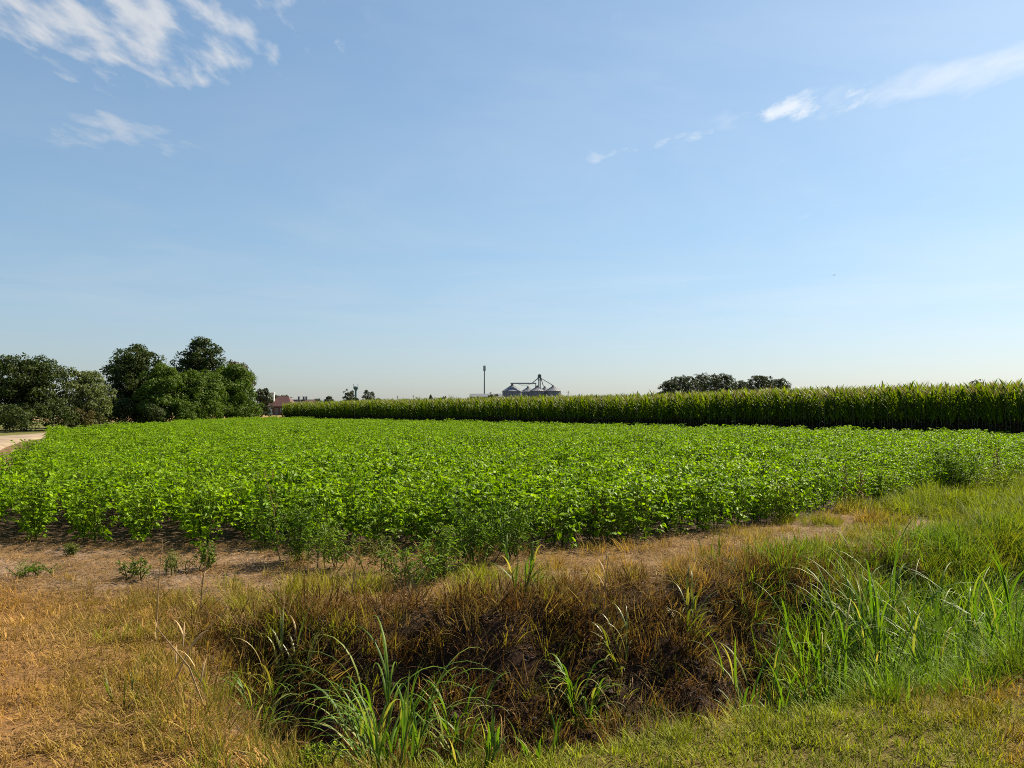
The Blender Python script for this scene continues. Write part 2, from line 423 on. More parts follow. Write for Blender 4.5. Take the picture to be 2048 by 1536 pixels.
# ------------------------------------------------------------------ scatter (uncountable cover only)
def scatter(name, variants, pos, rz, sc, tilt=None, vid=None, tint=None, label='', cat=''):
    n = len(pos)
    me = bpy.data.meshes.new(name); me.vertices.add(n); me.vertices.foreach_set('co', np.asarray(pos, np.float32).ravel())
    rot = np.zeros((n, 3), np.float32); rot[:, 2] = rz
    if tilt is not None: rot[:, :2] = tilt
    a = me.attributes.new('rot', 'FLOAT_VECTOR', 'POINT'); a.data.foreach_set('vector', rot.ravel())
    s3 = np.asarray(sc, np.float32)
    if s3.ndim == 1: s3 = np.repeat(s3[:, None], 3, 1)
    a = me.attributes.new('scl', 'FLOAT_VECTOR', 'POINT'); a.data.foreach_set('vector', np.ascontiguousarray(s3).ravel())
    if vid is None: vid = rng.integers(0, len(variants), n)
    a = me.attributes.new('vid', 'INT', 'POINT'); a.data.foreach_set('value', np.asarray(vid, np.int32))
    if tint is not None:
        tt = np.ones((n, 4), np.float32); tt[:, :3] = tint
        a = me.attributes.new('tint', 'FLOAT_COLOR', 'POINT'); a.data.foreach_set('color', tt.ravel())
    ng = bpy.data.node_groups.new(name, 'GeometryNodeTree')
    ng.interface.new_socket('Geometry', in_out='INPUT', socket_type='NodeSocketGeometry')
    ng.interface.new_socket('Geometry', in_out='OUTPUT', socket_type='NodeSocketGeometry')
    N, L = ng.nodes, ng.links
    gi, go = N.new('NodeGroupInput'), N.new('NodeGroupOutput')
    g2i = N.new('GeometryNodeGeometryToInstance')
    for q, vm in enumerate(variants):
        so = bpy.data.objects.new(name + '_pattern', vm)
        oi = N.new('GeometryNodeObjectInfo'); oi.inputs['Object'].default_value = so
        L.new(oi.outputs['Geometry'], g2i.inputs[0])
    iop = N.new('GeometryNodeInstanceOnPoints')
    L.new(gi.outputs[0], iop.inputs['Points']); L.new(g2i.outputs[0], iop.inputs['Instance'])
    iop.inputs['Pick Instance'].default_value = True
    for an, typ, sk in (('vid', 'INT', 'Instance Index'), ('rot', 'FLOAT_VECTOR', 'Rotation'), ('scl', 'FLOAT_VECTOR', 'Scale')):
        na = N.new('GeometryNodeInputNamedAttribute'); na.data_type = typ; na.inputs[0].default_value = an
        L.new([o for o in na.outputs if o.enabled and o.name == 'Attribute'][0], iop.inputs[sk])
    L.new(iop.outputs[0], go.inputs[0])
    o = link(name, me); md = o.modifiers.new('scatter', 'NODES'); md.node_group = ng
    return tag(o, label, cat, kind='stuff')


def in_view(x, y, pad=0.02): return (y > 1) & (np.abs(x / np.maximum(y, .1)) < .643 + pad)


# ------------------------------------------------------------------ soybean field
def soy_meshes(seed):
    r = np.random.default_rng(seed)
    H = .74; st = MB(); nt = 62
    pos, az, ti, ro, sc = [], [], [], [], []
    for q in range(3):
        a = r.uniform(0, 6.28)
        st.tube([(0, 0, 0), (.03 * math.cos(a), .03 * math.sin(a), .3), (.10 * math.cos(a), .10 * math.sin(a), .66)], [.006, .005, .003], 4)
    for q in range(nt):
        t_ = (q + r.uniform(0, 1)) / nt
        z = .07 + (H - .07) * t_ ** .70
        rad = (.13 + .20 * math.sin(min(1, t_ * 1.25) * math.pi * .72)) * r.uniform(.45, 1.12)
        a = r.uniform(0, 6.28); c0 = np.array([math.cos(a) * rad, math.sin(a) * rad * .92, z])
        root = np.array([math.cos(a) * .04, math.sin(a) * .04, max(.05, z - rad * .9)])
        st.tube([root, c0], [.0022, .0016], 3, False)
        base = r.uniform(.048, .084) * (1.1 - .3 * t_)
        yaw = a + r.normal(0, .5); tl = r.normal(.28, .48); rl = r.normal(0, .55)
        for dy, off in ((0, .2), (1.35, 0), (-1.35, 0)):
            pos.append(c0 + np.array([math.cos(yaw), math.sin(yaw), 0]) * off * base * .6); az.append(yaw + dy + r.normal(0, .12))
            ti.append(tl + r.normal(0, .18)); ro.append(rl + r.normal(0, .2)); sc.append(base * (1.1 if dy == 0 else .95))
    n = len(pos)
    V, Fc = bake(LEAFLET_V, LEAFLET_F, np.array(pos), rotmats(n, np.array(az), np.array(ti), np.array(ro)), np.array(sc))
    fol = mk('soybean_foliage', V, Fc, (M['soy'],)); stm = st.mesh('soybean_stem', M['soy_stem'])
    sv = np.array([p_[:] for p_ in st.v]); 
    both = MB(); both.v = [tuple(a) for a in V] ; both.f = [tuple(a) for a in Fc.tolist()]; nf = len(both.f)
    both.add(st.v, st.f)
    full = mk('soybean', both.v, both.f, (M['soy'], M['soy_stem']), mi=[0] * nf + [1] * (len(both.f) - nf))
    return fol, stm, full


SOY = [soy_meshes(100 + i) for i in range(7)]
SOY_POLY = [(-7.5, 10.1), (-2.7, 9.75), (.2, 9.55), (1.0, 9.7), (2.7, 10.7), (5.9, 13.7), (11.0, 17.9), (26.5, 29.0),
            (22.0, 33.0), (8.3, 47.0), (-27.8, 93.0), (-29.2, 84), (-23.8, 41), (-8.85, 13.8)]
rd = np.array([-.49, .8717]); pd_ = np.array([.8717, .49])
ua = np.arange(-40, 110, .21); ub = np.arange(-40, 70, .62)
A, B = np.meshgrid(ua, ub); A = A.ravel() + rng.normal(0, .05, A.size); B = B.ravel() + rng.normal(0, .035, B.size)
sx = A * rd[0] + B * pd_[0]; sy = A * rd[1] + B * pd_[1]
jit = vfbm(sx, sy, .8, 3.0) * .9 - .45
ok = in_poly(sx + jit * .2, sy + jit * .3, SOY_POLY)
sx, sy = sx[ok], sy[ok]
vig = (.86 + .26 * vfbm(sx, sy, .35, 4.0)) * (.68 + .60 * vfbm(sx, sy, 1.5, 41.0))
thin = (vfbm(sx, sy, .9, 6.0) > .70) & (rng.random(len(sx)) < .7)                 # a few poor spots
sc_ = vig * rng.uniform(.80, 1.14, len(sx)) * np.where(thin, .55, 1)
# the weedy, lower corner on the right
sc_ *= 1 - .25 * sstep(0, 1, (sx - 2.0) / 6) * (1 - sstep(0, 5, sy - np.interp(sx, [p[0] for p in SOY_POLY[:8]], [p[1] for p in SOY_POLY[:8]])))
sz = gz(sx, sy); srz = rng.uniform(0, 6.28, len(sx)); svid = rng.integers(0, len(SOY), len(sx))
dist = np.hypot(sx, sy); order = np.argsort(np.where(in_view(sx, sy, -.01), dist, 1e9))
near300 = order[:300]; rest = np.ones(len(sx), bool); rest[near300] = False
for i in near300:
    o = empty('soybean_plant', (sx[i], sy[i], sz[i]), srz[i], sc_[i])
    tag(o, 'bushy green soybean plant in the first rows at the near edge of the bean field', 'soybean plant', 'soybean plants along the near field edge')
    fo, stm, _ = SOY[svid[i]]
    link('stem', stm, o); f_ = link('foliage', fo, o); f_['kind'] = 'stuff'
scatter('soybean_crop', [s_[2] for s_ in SOY], np.stack([sx, sy, sz], 1)[rest], srz[rest], sc_[rest], None, svid[rest],
        label='wide field of leafy green soybean crop behind its near rows', cat='crop')


# ------------------------------------------------------------------ cornfield
def corn_meshes(seed):
    r = random.Random(seed); st = MB(); lf = MB(); dr = MB(); ts = MB()
    H = 2.25; lean = r.uniform(-.05, .05)
    st.tube([(0, 0, 0), (lean * .5, 0, 1.1), (lean, .02, H)], [.014, .012, .006], 5)
    a0 = r.uniform(0, 6.28)
    for q in range(16):
        t_ = q / 15; z = .25 + 1.9 * t_; az = a0 + q * math.pi + r.uniform(-.35, .35)
        L_ = r.uniform(.62, .9) * (1 - .35 * t_ ** 3)
        dry = z < 1.0  # low leaves take the dry colour with the row shade painted in
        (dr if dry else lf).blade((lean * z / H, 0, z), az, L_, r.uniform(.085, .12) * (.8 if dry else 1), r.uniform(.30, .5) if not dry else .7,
                                  r.uniform(1.2, 2.0) * (1 - .45 * t_), 6, .35, r.uniform(-.4, .4))
    for q in range(2):   # ears
        az = a0 + r.uniform(0, 6.28); z = 1.05 + q * .18
        d = Vector((math.cos(az), math.sin(az), 0))
        p0 = Vector((0, 0, z)) + d * .02
        lf.tube([p0, p0 + d * .05 + Vector((0, 0, .12)), p0 + d * .08 + Vector((0, 0, .24))], [.016, .028, .008], 5)
    for q in range(7):
        ts.blade((lean, .02, H - .05), r.uniform(0, 6.28), r.uniform(.26, .38), .018, r.uniform(.05, .5) if q else .02, r.uniform(.1, .7), 3, .5)
    return st.mesh('corn_stalk', M['corn_stalk']), lf.mesh('corn_leaves', M['corn']), dr.mesh('corn_dry_shade_leaves', M['corn_dry_shade']), ts.mesh('corn_tassel', M['tassel'])


def merge(name, meshes):
    V, Fc, mi, mats = [], [], [], []
    for me_ in meshes:
        b = len(V); V += [tuple(v_.co) for v_ in me_.vertices]
        Fc += [tuple(i + b for i in p_.vertices) for p_ in me_.polygons]
        mi += [len(mats)] * len(me_.polygons); mats.append(me_.materials[0])
    return mk(name, V, Fc, mats, mi=mi)


CORN = [corn_meshes(200 + i) for i in range(8)]
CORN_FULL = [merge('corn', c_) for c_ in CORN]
edge = [(34.0, 24.0), (27.2, 30.0), (22.6, 34.2), (8.9, 48.0), (-27.0, 93.8)]
seglen = [math.dist(edge[i], edge[i + 1]) for i in range(len(edge) - 1)]
cx, cy, crow = [], [], []
for row in range(15):
    acc = 0.0
    for i in range(len(edge) - 1):
        a_, b_ = np.array(edge[i]), np.array(edge[i + 1]); d = (b_ - a_) / seglen[i]; nr = np.array([.745, .667])
        q = acc
        while q < seglen[i]:
            p_ = a_ + d * (q + rng.normal(0, .03)) + nr * (row * .74 + rng.normal(0, .03)); cx.append(p_[0]); cy.append(p_[1]); crow.append(row); q += .14 if row in (0, 6, 7, 8, 9, 10, 11, 12, 13, 14) else .10
        acc = q - seglen[i]
cx, cy, crow = map(np.array, (cx, cy, crow))
cs = .90 + .05 * sstep(-25, 0, cx) + .10 * sstep(4, 22, cx) + .10 * vfbm(cx, cy, .12, 8.0) + rng.normal(0, .045, len(cx)); cs *= np.where(crow == 0, .97, 1)
crz = rng.uniform(0, 6.28, len(cx)); cvid = rng.integers(0, len(CORN), len(cx))
d_ = np.hypot(cx, cy) + crow * 30
order = np.argsort(np.where(in_view(cx, cy), d_, 1e9)); n300 = order[:300]; rest = np.ones(len(cx), bool); rest[n300] = False
for i in n300:
    o = empty('corn_plant', (cx[i], cy[i], float(gz(cx[i], cy[i]))), crz[i], cs[i])
    tag(o, 'tall tasselled corn plant in the front row facing the bean field', 'corn plant', 'corn plants in the front row')
    for nm, me_ in zip(('stalk', 'leaves', 'dry_leaves', 'tassel'), CORN[cvid[i]]): link(nm, me_, o)  # dry_leaves here are the low leaves with shade in their colour
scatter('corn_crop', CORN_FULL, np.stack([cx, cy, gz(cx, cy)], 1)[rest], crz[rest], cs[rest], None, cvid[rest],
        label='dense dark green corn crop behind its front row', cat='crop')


# ------------------------------------------------------------------ trees
def tree(name, loc, lobes, n_leaf, leaf, mat_, trunk_r, label, seed, group=None, clump_r=None):
    """lobes: (x, y, z, rx, ry, rz) in metres from the tree's foot; leaves gather in clumps on and in the lobes"""
    r = np.random.default_rng(seed); n_leaf = int(n_leaf * 1.9)
    root = empty(name, loc)
    tag(root, label, 'tree' if 'tree' in name else 'shrub', group)
    L = np.array(lobes, float)
    vol = L[:, 3] * L[:, 4] + L[:, 4] * L[:, 5]; vol /= vol.sum()
    # leafy clumps on the lobes; leaves lie on each clump's outside
    size = L[:, 3].max(); cr0 = clump_r or max(.30, min(.62, size * .36))
    n_cl = int(np.clip(1.1 * (L[:, 3] * L[:, 5]).sum() * 6 / (cr0 * cr0 * 3.2), 30, n_leaf // 24))
    li = r.choice(len(L), n_cl, p=vol)
    dv = r.normal(size=(n_cl, 3)); dv /= np.linalg.norm(dv, axis=1)[:, None]; dv[:, 2] = np.where(dv[:, 2] < -.5, -dv[:, 2], dv[:, 2])
    rr = r.uniform(.50, 1.0, n_cl) ** .5 * np.where(r.random(n_cl) < .12, 1.22, 1.0)
    cc = L[li, :3] + dv * L[li, 3:] * rr[:, None]
    cr = cr0 * r.uniform(.55, 1.25, n_cl)
    cc[:, 2] = np.maximum(cc[:, 2], cr * .7)
    per = max(4, n_leaf // n_cl)
    ci = np.repeat(np.arange(n_cl), per)
    sd = r.normal(size=(len(ci), 3)) + dv[ci] * .5 + np.array([0, 0, .35]); sd /= np.linalg.norm(sd, axis=1)[:, None]
    rad_ = r.uniform(.35, 1.12, len(ci)) ** .55
    P = cc[ci] + sd * (cr[ci] * rad_)[:, None] * np.array([1, 1, .8]); P[:, 2] = np.maximum(P[:, 2], .03)
    n = len(P)
    nv = sd + r.normal(0, .45, (n, 3)); nv /= np.linalg.norm(nv, axis=1)[:, None]
    tg = np.cross(nv, r.normal(size=(n, 3))); tg /= np.linalg.norm(tg, axis=1)[:, None] + 1e-9
    Mx = np.stack([tg, np.cross(nv, tg), nv], -1)
    V, Fc = bake(TREELEAF_V, TREELEAF_F, P, Mx, leaf * r.uniform(.6, 1.3, n))
    cm = mk('crown', V, Fc, (mat_,)); link('crown', cm, root)
    tb = MB(); top = L[:, 2].max(); zc_ = L[L[:, 2].argmax(), :3]
    tb.tube([(0, 0, -.1), (zc_[0] * .3, zc_[1] * .3, top * .4), tuple(zc_)], [trunk_r * 1.25, trunk_r * .8, trunk_r * .2], 7)
    for l_ in L:
        zz = l_[2] * .45; s0 = (l_[0] * .12, l_[1] * .12, zz)
        tb.tube([s0, (l_[0] * .55, l_[1] * .55, zz + (l_[2] - zz) * .5), tuple(l_[:3] + np.array([0, 0, l_[5] * .3]))], [trunk_r * .5, trunk_r * .3, trunk_r * .08], 5)
    for j in range(0, n_cl, 3):
        l_ = L[li[j]]; tb.tube([tuple(l_[:3]), tuple(cc[j])], [trunk_r * .14, trunk_r * .04], 3, False)
    link('trunk', tb.mesh('trunk', M['bark']), root)
    return root


def at(px, depth): return ((px - 1024) / F * depth, depth, 0.0)


def crownlobes(seed, w_, h_, zb, n, taper=.55, depth=None):
    """uneven crown: n lobes inside an egg of width w_, from zb up to h_"""
    r = random.Random(seed); out_ = []
    depth = depth or w_
    for i in range(n):
        t_ = (i + .5) / n; z = zb + (h_ - zb) * t_
        env = math.sin(math.pi * min(.97, max(.12, t_ * .8 + .17))) ** taper
        a = i * 2.4 + r.uniform(-.5, .5)
        rad = env * r.uniform(.2, .5)
        s_ = env * r.uniform(.60, .82)
        lr = s_ * w_ * .5; z = min(z, h_ - lr * .8)
        out_.append((math.cos(a) * rad * w_ * .5, math.sin(a) * rad * depth * .5, max(z, lr * .7), lr, lr * depth / w_, lr * r.uniform(.7, .95)))
    return out_


tree('spreading_tree', at(48, 63), crownlobes(1, 6.8, 5.5, .4, 17, .5), 15000, .17, M['tree_dark'], .22,
     'dark spreading tree at the far left beyond the dirt track', 11)
tree('bushy_tree', at(-62, 62), crownlobes(2, 6.0, 5.6, .3, 12), 7000, .17, M['tree_dark'], .2,
     'dark tree cut off by the left picture edge', 12)
tree('young_tree', at(172, 66), crownlobes(3, 3.9, 4.7, .2, 14, .45), 8000, .15, M['tree_pale'], .09,
     'pale grey-green young tree between the two dark trees on the left', 13, clump_r=.30)
tree('oak_tree', at(274, 74), crownlobes(4, 6.0, 7.3, .4, 20, .5), 15000, .18, M['tree_dark'], .22,
     'broad dark tree with a ragged top right of the pale young tree', 14)
tree('broadleaf_tree', at(325, 71), crownlobes(44, 4.4, 5.3, .2, 12, .5), 8000, .17, M['tree_mid'], .14,
     'smaller brighter green tree on the right flank of the broad dark tree', 15)
tree('poplar_tree', at(399, 88), crownlobes(5, 6.2, 9.3, .8, 26, .62), 16000, .20, M['tree_dark'], .22,
     'tallest tree of the left row with a rounded conical top', 16)
tree('broadleaf_tree', at(390, 74), crownlobes(6, 5.4, 5.1, .2, 16, .5), 11000, .17, M['tree_mid'], .16,
     'rounded mid green tree in front of the tallest tree', 17)
tree('broadleaf_tree', at(460, 86), crownlobes(7, 6.0, 6.1, .2, 18, .55), 11000, .19, M['tree_mid'], .16,
     'rounded green tree at the right end of the left row', 18)
tree('maple_tree', at(470, 93), crownlobes(8, 4.8, 7.0, 1.5, 12), 6000, .2, M['tree_brown'], .15,
     'brown-tinged tree behind the right end of the left row', 19)
for i, (px, d, w_, h_, m_, lb) in enumerate([(304, 68, 2.6, 1.9, 'tree_dark', 'low dark shrub at the foot of the broad dark tree'),
                                           (372, 70, 2.8, 2.2, 'tree_mid', 'low bright green shrub under the tallest tree'),
                                           (432, 82, 3.4, 2.4, 'tree_mid', 'low green shrub below the rounded tree at the row end'),
                                           (28, 58, 3.2, 1.5, 'tree_dark', 'grey-green shrub beneath the far left tree'),
                                           (105, 62, 3.6, 2.2, 'tree_dark', 'dark shrub filling the foot of the far left tree'),
                                           (150, 64, 3.0, 1.7, 'tree_brown', 'brownish shrub at the foot of the pale young tree'),
                                           (212, 68, 3.0, 2.3, 'tree_dark', 'dark shrub between the pale young tree and the broad dark tree'),
                                           (250, 70, 3.4, 2.6, 'tree_dark', 'dark thicket under the left side of the broad dark tree'),
                                           (497, 90, 3.4, 2.4, 'tree_mid', 'low green shrub at the extreme right end of the left tree row')]):
    tree('shrub', at(px, d), crownlobes(30 + i, w_, h_, .05, 6), 2000, .14, M[m_], .04, lb, 60 + i)

tree('hedge_tree', at(524, 175), crownlobes(9, 5.0, 6.0, .3, 9), 4000, .3, M['tree_far'], .15, 'hazy tree left of the red-roofed house', 21)
tree('hedge_tree', at(560, 260), crownlobes(10, 9.0, 6.0, .3, 9), 3000, .4, M['tree_far'], .2, 'low far tree behind the red-roofed house', 22)
far_trees = [(698, 300, 6.0, 8.8, 'pointed dark far tree left of the teal tower'), (713, 310, 5, 5.6, 'low dark far tree under the teal tower'),
             (737, 300, 6.4, 8.6, 'round dark far tree right of the teal tower'), (757, 305, 5.4, 5.6, 'low dark bush right of the round far tree'),
             (633, 330, 5, 5.6, 'small far bush right of the brown-roofed house'), (658, 330, 5.4, 6.6, 'small round far tree midway between house and teal tower'),
             (810, 420, 9, 6.8, 'low far tree on the skyline over the left corn'), (838, 420, 11, 7.4, 'second low far tree on the skyline over the left corn'),
             (861, 415, 3.0, 9.2, 'narrow dark far tree standing up from the skyline'), (884, 420, 12, 8.0, 'wide low far tree left of the grey barn'),
             (985, 420, 8.0, 10.6, 'reddish far tree between the mast and the silos'), (1050, 460, 5.0, 9.5, 'low far tree at the foot of the silos')]
for i, (px, d, w_, h_, lb) in enumerate(far_trees):
    tree('field_tree', at(px, d), crownlobes(70 + i, w_, h_, .3, 8), 1800, .42, M['tree_far'] if i != 10 else M['tree_brown'], .16, lb, 80 + i, 'trees on the far skyline')
for i, (px, h_, w_, lb) in enumerate([(1341, 10.4, 7, 'leftmost lower tree of the grove above the corn'), (1372, 12.2, 9.5, 'broad tree in the left half of the grove above the corn'),
                                     (1408, 12.9, 10, 'tallest tree of the grove above the corn'), (1443, 12.6, 9, 'tree right of the tallest one in the grove above the corn'),
                                     (1482, 10.6, 8.5, 'low tree in the dip of the grove above the corn'), (1522, 12.0, 9, 'second hump tree in the right half of the grove above the corn'),
                                     (1556, 10.9, 8.5, 'rightmost lower tree of the grove above the corn')]):
    tree('grove_tree', at(px, 250 + (i * 7) % 5 * 3), crownlobes(110 + i, w_ * 1.25, h_, .6, 16, .4), 6500, .36, M['tree_far'], .25, lb, 120 + i, 'grove above the cornfield')
tree('lone_tree', at(1952, 300), crownlobes(140, 9, 12.3, .6, 12), 2500, .4, M['tree_brown'], .25, 'top of a lone brownish tree peeping over the right end of the corn', 141)


# ------------------------------------------------------------------ grain silos and plant
def gable(mb, x0, x1, y0, y1, ze, zr, over=.4, th=.18):
    """ridge along x"""
    ym = (y0 + y1) / 2
    for s_, yo in ((-1, y0 - over), (1, y1 + over)):
        zo = ze - over * (zr - ze) / (ym - y0)
        V = [(x0 - over, yo, zo), (x1 + over, yo, zo), (x1 + over, ym, zr), (x0 - over, ym, zr)]
        V += [(a, b, c_ + th) for a, b, c_ in V]
        mb.add(V, [(0, 1, 2, 3), (7, 6, 5, 4), (0, 4, 5, 1), (1, 5, 6, 2), (2, 6, 7, 3), (3, 7, 4, 0)])


SD = 500.0; PX = SD / F
def silo(px, dep, r_, ze, za, label):
    root = empty('grain_silo', at(px, dep)); tag(root, label, 'silo', 'grain silos')
    n = 40; prof = []
    z = 0
    while z < ze - .01:                                 # ringed steel sheets
        z2 = min(z + .9, ze); prof += [(r_, z), (r_ + .05, z + (z2 - z) * .5), (r_, z2 - .01)]; z = z2
    mb = MB(); mb.lathe(prof, n)
    for k_ in range(20):
        a = 2 * math.pi * k_ / 20; c_, s_ = math.cos(a), math.sin(a)
        mb.tube([(c_ * (r_ + .1), s_ * (r_ + .1), 0), (c_ * (r_ + .1), s_ * (r_ + .1), ze)], .09, 4)
    link('wall', mb.mesh('silo_wall', M['steel'], False), root)
    mb = MB(); mb.lathe([(r_ + .35, ze - .1), (r_ + .35, ze + .12), (r_ * .55, ze + (za - ze) * .48), (.75, za - .5), (.75, za)], n)
    for k_ in range(20):
        a = 2 * math.pi * k_ / 20; c_, s_ = math.cos(a), math.sin(a)
        mb.tube([(c_ * (r_ + .3), s_ * (r_ + .3), ze + .2), (c_ * .8, s_ * .8, za - .42)], .06, 4)
    rf = link('roof', mb.mesh('silo_roof', M['steel_roof'], False), root)
    mb = MB(); mb.lathe([(.8, za - .1), (.85, za + .25), (.25, za + .6), (.01, za + .62)], 12); link('roof_cap', mb.mesh('silo_cap', M['dark_steel']), rf)
    mb = MB()
    for s_ in (-.25, .25): mb.tube([(s_, -r_ - .3, 0), (s_, -r_ - .3, ze + .4)], .04, 4)
    for z in np.arange(.4, ze, .45): mb.tube([(-.25, -r_ - .3, z), (.25, -r_ - .3, z)], .025, 3)
    link('ladder', mb.mesh('silo_ladder', M['dark_steel']), root)
    return root


silo(1024.5, 500, 6.1, 12.7, 17.0, 'largest grain silo with pale conical roof at the left of the group')
silo(1056, 522, 4.3, 13.0, 16.2, 'grain silo half hidden just right of the largest one')
silo(1074.5, 500, 4.5, 12.9, 16.0, 'grain silo at the foot of the elevator tower')
silo(1089.5, 522, 4.2, 13.0, 16.2, 'grain silo peeping out behind the gap left of the last one')
silo(1106, 500, 4.7, 12.9, 16.2, 'rightmost grain silo of the group')
ex, ey, _ = at(1079, 503)
root = empty('bucket_elevator', (ex, ey, 0)); tag(root, 'slim elevator tower with round head rising above the silos', 'elevator')
mb = MB()
for s_ in (-.45, .45): mb.box((s_ - .3, -.4, 0), (s_ + .3, .4, 21.6))
for z in np.arange(2, 21, 2.2): mb.box((-1.0, -.7, z), (1.0, .7, z + .12))
link('leg', mb.mesh('elevator_leg', M['dark_steel']), root)
mb = MB(); mb.tube([(0, -.75, 22.6), (0, .75, 22.6)], 1.15, 16); mb.box((-1.1, -.7, 21.3), (1.1, .7, 22.6)); link('head', mb.mesh('elevator_head', M['dark_steel']), root)
for tgt in ((-4.4, -3.0, 18.2), (8.5, -2.6, 16.6), (3.0, 15, 16.8)):
    mb = MB(); mb.tube([(math.copysign(.9, tgt[0]), 0, 21.2), tgt], .28, 8); link('spout', mb.mesh('spout', M['steel']), root)
mb = MB(); mb.box((-1.4, -1.2, 20.3), (1.4, 1.2, 20.42))
for sx_ in (-1.4, 1.4):
    for sy_ in (-1.2, 1.2): mb.tube([(sx_, sy_, 20.4), (sx_, sy_, 21.5)], .04, 4)
link('platform', mb.mesh('elevator_platform', M['dark_steel']), root)
x0, _, _ = at(1021, 500); x1, _, _ = at(1072.5, 500)
root = empty('overhead_conveyor', (x0, 498.5, 0)); tag(root, 'long horizontal conveyor bridge spanning the silo roofs', 'conveyor')
Lc = x1 - x0; mb = MB(); mb.box((0, -.5, 17.45), (Lc, .5, 18.15)); link('trough', mb.mesh('conveyor_trough', M['steel']), root)
mb = MB()
for y_ in (-.55, .55):
    mb.tube([(5, y_, 17.4), (7.5, y_, 16.3), (10, y_, 16.3), (12.5, y_, 17.4)], .07, 4)
    for q in range(6): mb.tube([(5 + q * 1.5, y_, 17.4), (5.75 + q * 1.5, y_, 16.6), (6.5 + q * 1.5, y_, 17.4)], .05, 4)
link('truss', mb.mesh('conveyor_truss', M['dark_steel']), root)
for q in (1.2, Lc - .6):
    mb = MB(); mb.tube([(q, 0, 17.4), (q, 1.0, 15.4)], .22, 6); link('support', mb.mesh('conveyor_support', M['dark_steel']), root)

bx, by, _ = at(940, 455); bx1 = at(1001, 455)[0]
root = empty('barn', (bx, by, 0)); tag(root, 'long low grey barn left of the silos', 'barn')
mb = MB(); mb.box((0, 0, 0), (bx1 - bx, 14, 8.6)); link('wall', mb.mesh('barn_wall', M['grey_wall']), root)
mb = MB(); gable(mb, 0, bx1 - bx, 0, 14, 8.65, 10.4, .5, .2); link('roof', mb.mesh('barn_roof', M['dark_steel']), root)
for q in range(3):
    mb = MB(); mb.box((2.0 + q * 5, -.06, 0), (5.2 + q * 5, .0, 4.5)); link('door', mb.mesh('barn_door', M['dark_steel']), root)

root = empty('radio_mast', at(968.8, 500)); tag(root, 'slender grey radio mast standing left of the silos', 'mast')
mb = MB(); mb.tube([(0, 0, 0), (0, 0, 14), (0, 0, 29)], [.55, .42, .30], 12); link('pole', mb.mesh('mast_pole', M['mast']), root)
for q in range(3):
    a = q * 2.094 + .5; mb = MB(); c_, s_ = math.cos(a) * .62, math.sin(a) * .62
    mb.box((c_ - .2, s_ - .2, 25.6), (c_ + .2, s_ + .2, 28.9)); mb.tube([(0, 0, 27.2), (c_, s_, 27.2)], .06, 4)
    link('antenna', mb.mesh('antenna', M['mast']), root)
root = empty('water_tower', at(711.5, 500)); tag(root, 'small teal tower on the left skyline between two dark trees', 'tower')
mb = MB(); mb.tube([(0, 0, 0), (0, 0, 14.6)], [.75, .55], 12); link('shaft', mb.mesh('tower_shaft', M['teal']), root)
mb = MB(); mb.lathe([(.6, 13.2), (1.5, 14.6), (1.6, 15.4), (1.0, 15.9), (.01, 16.0)], 14); link('tank', mb.mesh('tower_tank', M['teal']), root)
for s_ in (-1.2, 1.2): mb = MB(); mb.tube([(s_, 0, 15.2), (s_ * 1.15, 0, 17.4)], .16, 5); link('antenna', mb.mesh('antenna', M['teal']), root)
for px, d, h_, lb in ((1136.5, 300, 8.6, 'thin wooden pole just right of the silos'), (826.5, 330, 7.6, 'thin far pole above the left part of the corn'),
                      (795, 330, 7.2, 'thinnest far pole right of the teal tower trees')):
    root = empty('utility_pole', at(px, d)); tag(root, lb, 'pole', 'far utility poles')
    mb = MB(); mb.tube([(0, 0, 0), (0, 0, h_)], [.16, .11], 7); link('post', mb.mesh('pole_post', M['wood']), root)
    mb = MB(); mb.box((-.7, -.06, h_ - .6), (.7, .06, h_ - .48)); link('crossarm', mb.mesh('pole_crossarm', M['wood']), root)

# houses on the left skyline
def roof_hip(mb, x0, x1, y0, y1, ze, zr, inset, over=.45):
    x0 -= over; x1 += over; y0 -= over; y1 += over; ym = (y0 + y1) / 2
    V = [(x0, y0, ze), (x1, y0, ze), (x1, y1, ze), (x0, y1, ze), (x0 + inset, ym, zr), (x1 - inset, ym, zr)]
    V += [(a, b, c_ - .15) for a, b, c_ in V[:4]]
    mb.add(V, [(0, 1, 5, 4), (1, 2, 5), (2, 3, 4, 5), (3, 0, 4), (6, 7, 1, 0), (7, 8, 2, 1), (8, 9, 3, 2), (9, 6, 0, 3), (9, 8, 7, 6)])


hx, hy, _ = at(537.5, 220)
root = empty('farmhouse', (hx, hy, 0)); tag(root, 'farmhouse with big red hipped roof and white corner at the left end of the corn', 'house')
mb = MB(); mb.box((0, 0, 0), (6.0, 7, 2.5)); link('wall', mb.mesh('house_wall', M['brick']), root)
rf_ = MB(); roof_hip(rf_, 0, 6.0, 0, 7, 2.45, 5.25, 1.9); rf = link('roof', rf_.mesh('house_roof', M['tile']), root)
mb = MB(); mb.box((.35, 1.2, 2.9), (1.05, 1.9, 6.1)); mb.box((.25, 1.1, 6.1), (1.15, 2.0, 6.3)); link('chimney', mb.mesh('chimney', M['white']), rf)
mb = MB(); mb.box((.1, -.12, 0), (1.0, -.01, 2.2)); link('pillar', mb.mesh('white_pillar', M['white']), root)
mb = MB(); mb.box((1.7, -.08, 0), (2.7, -.01, 2.05)); link('door', mb.mesh('house_door', M['wood']), root)
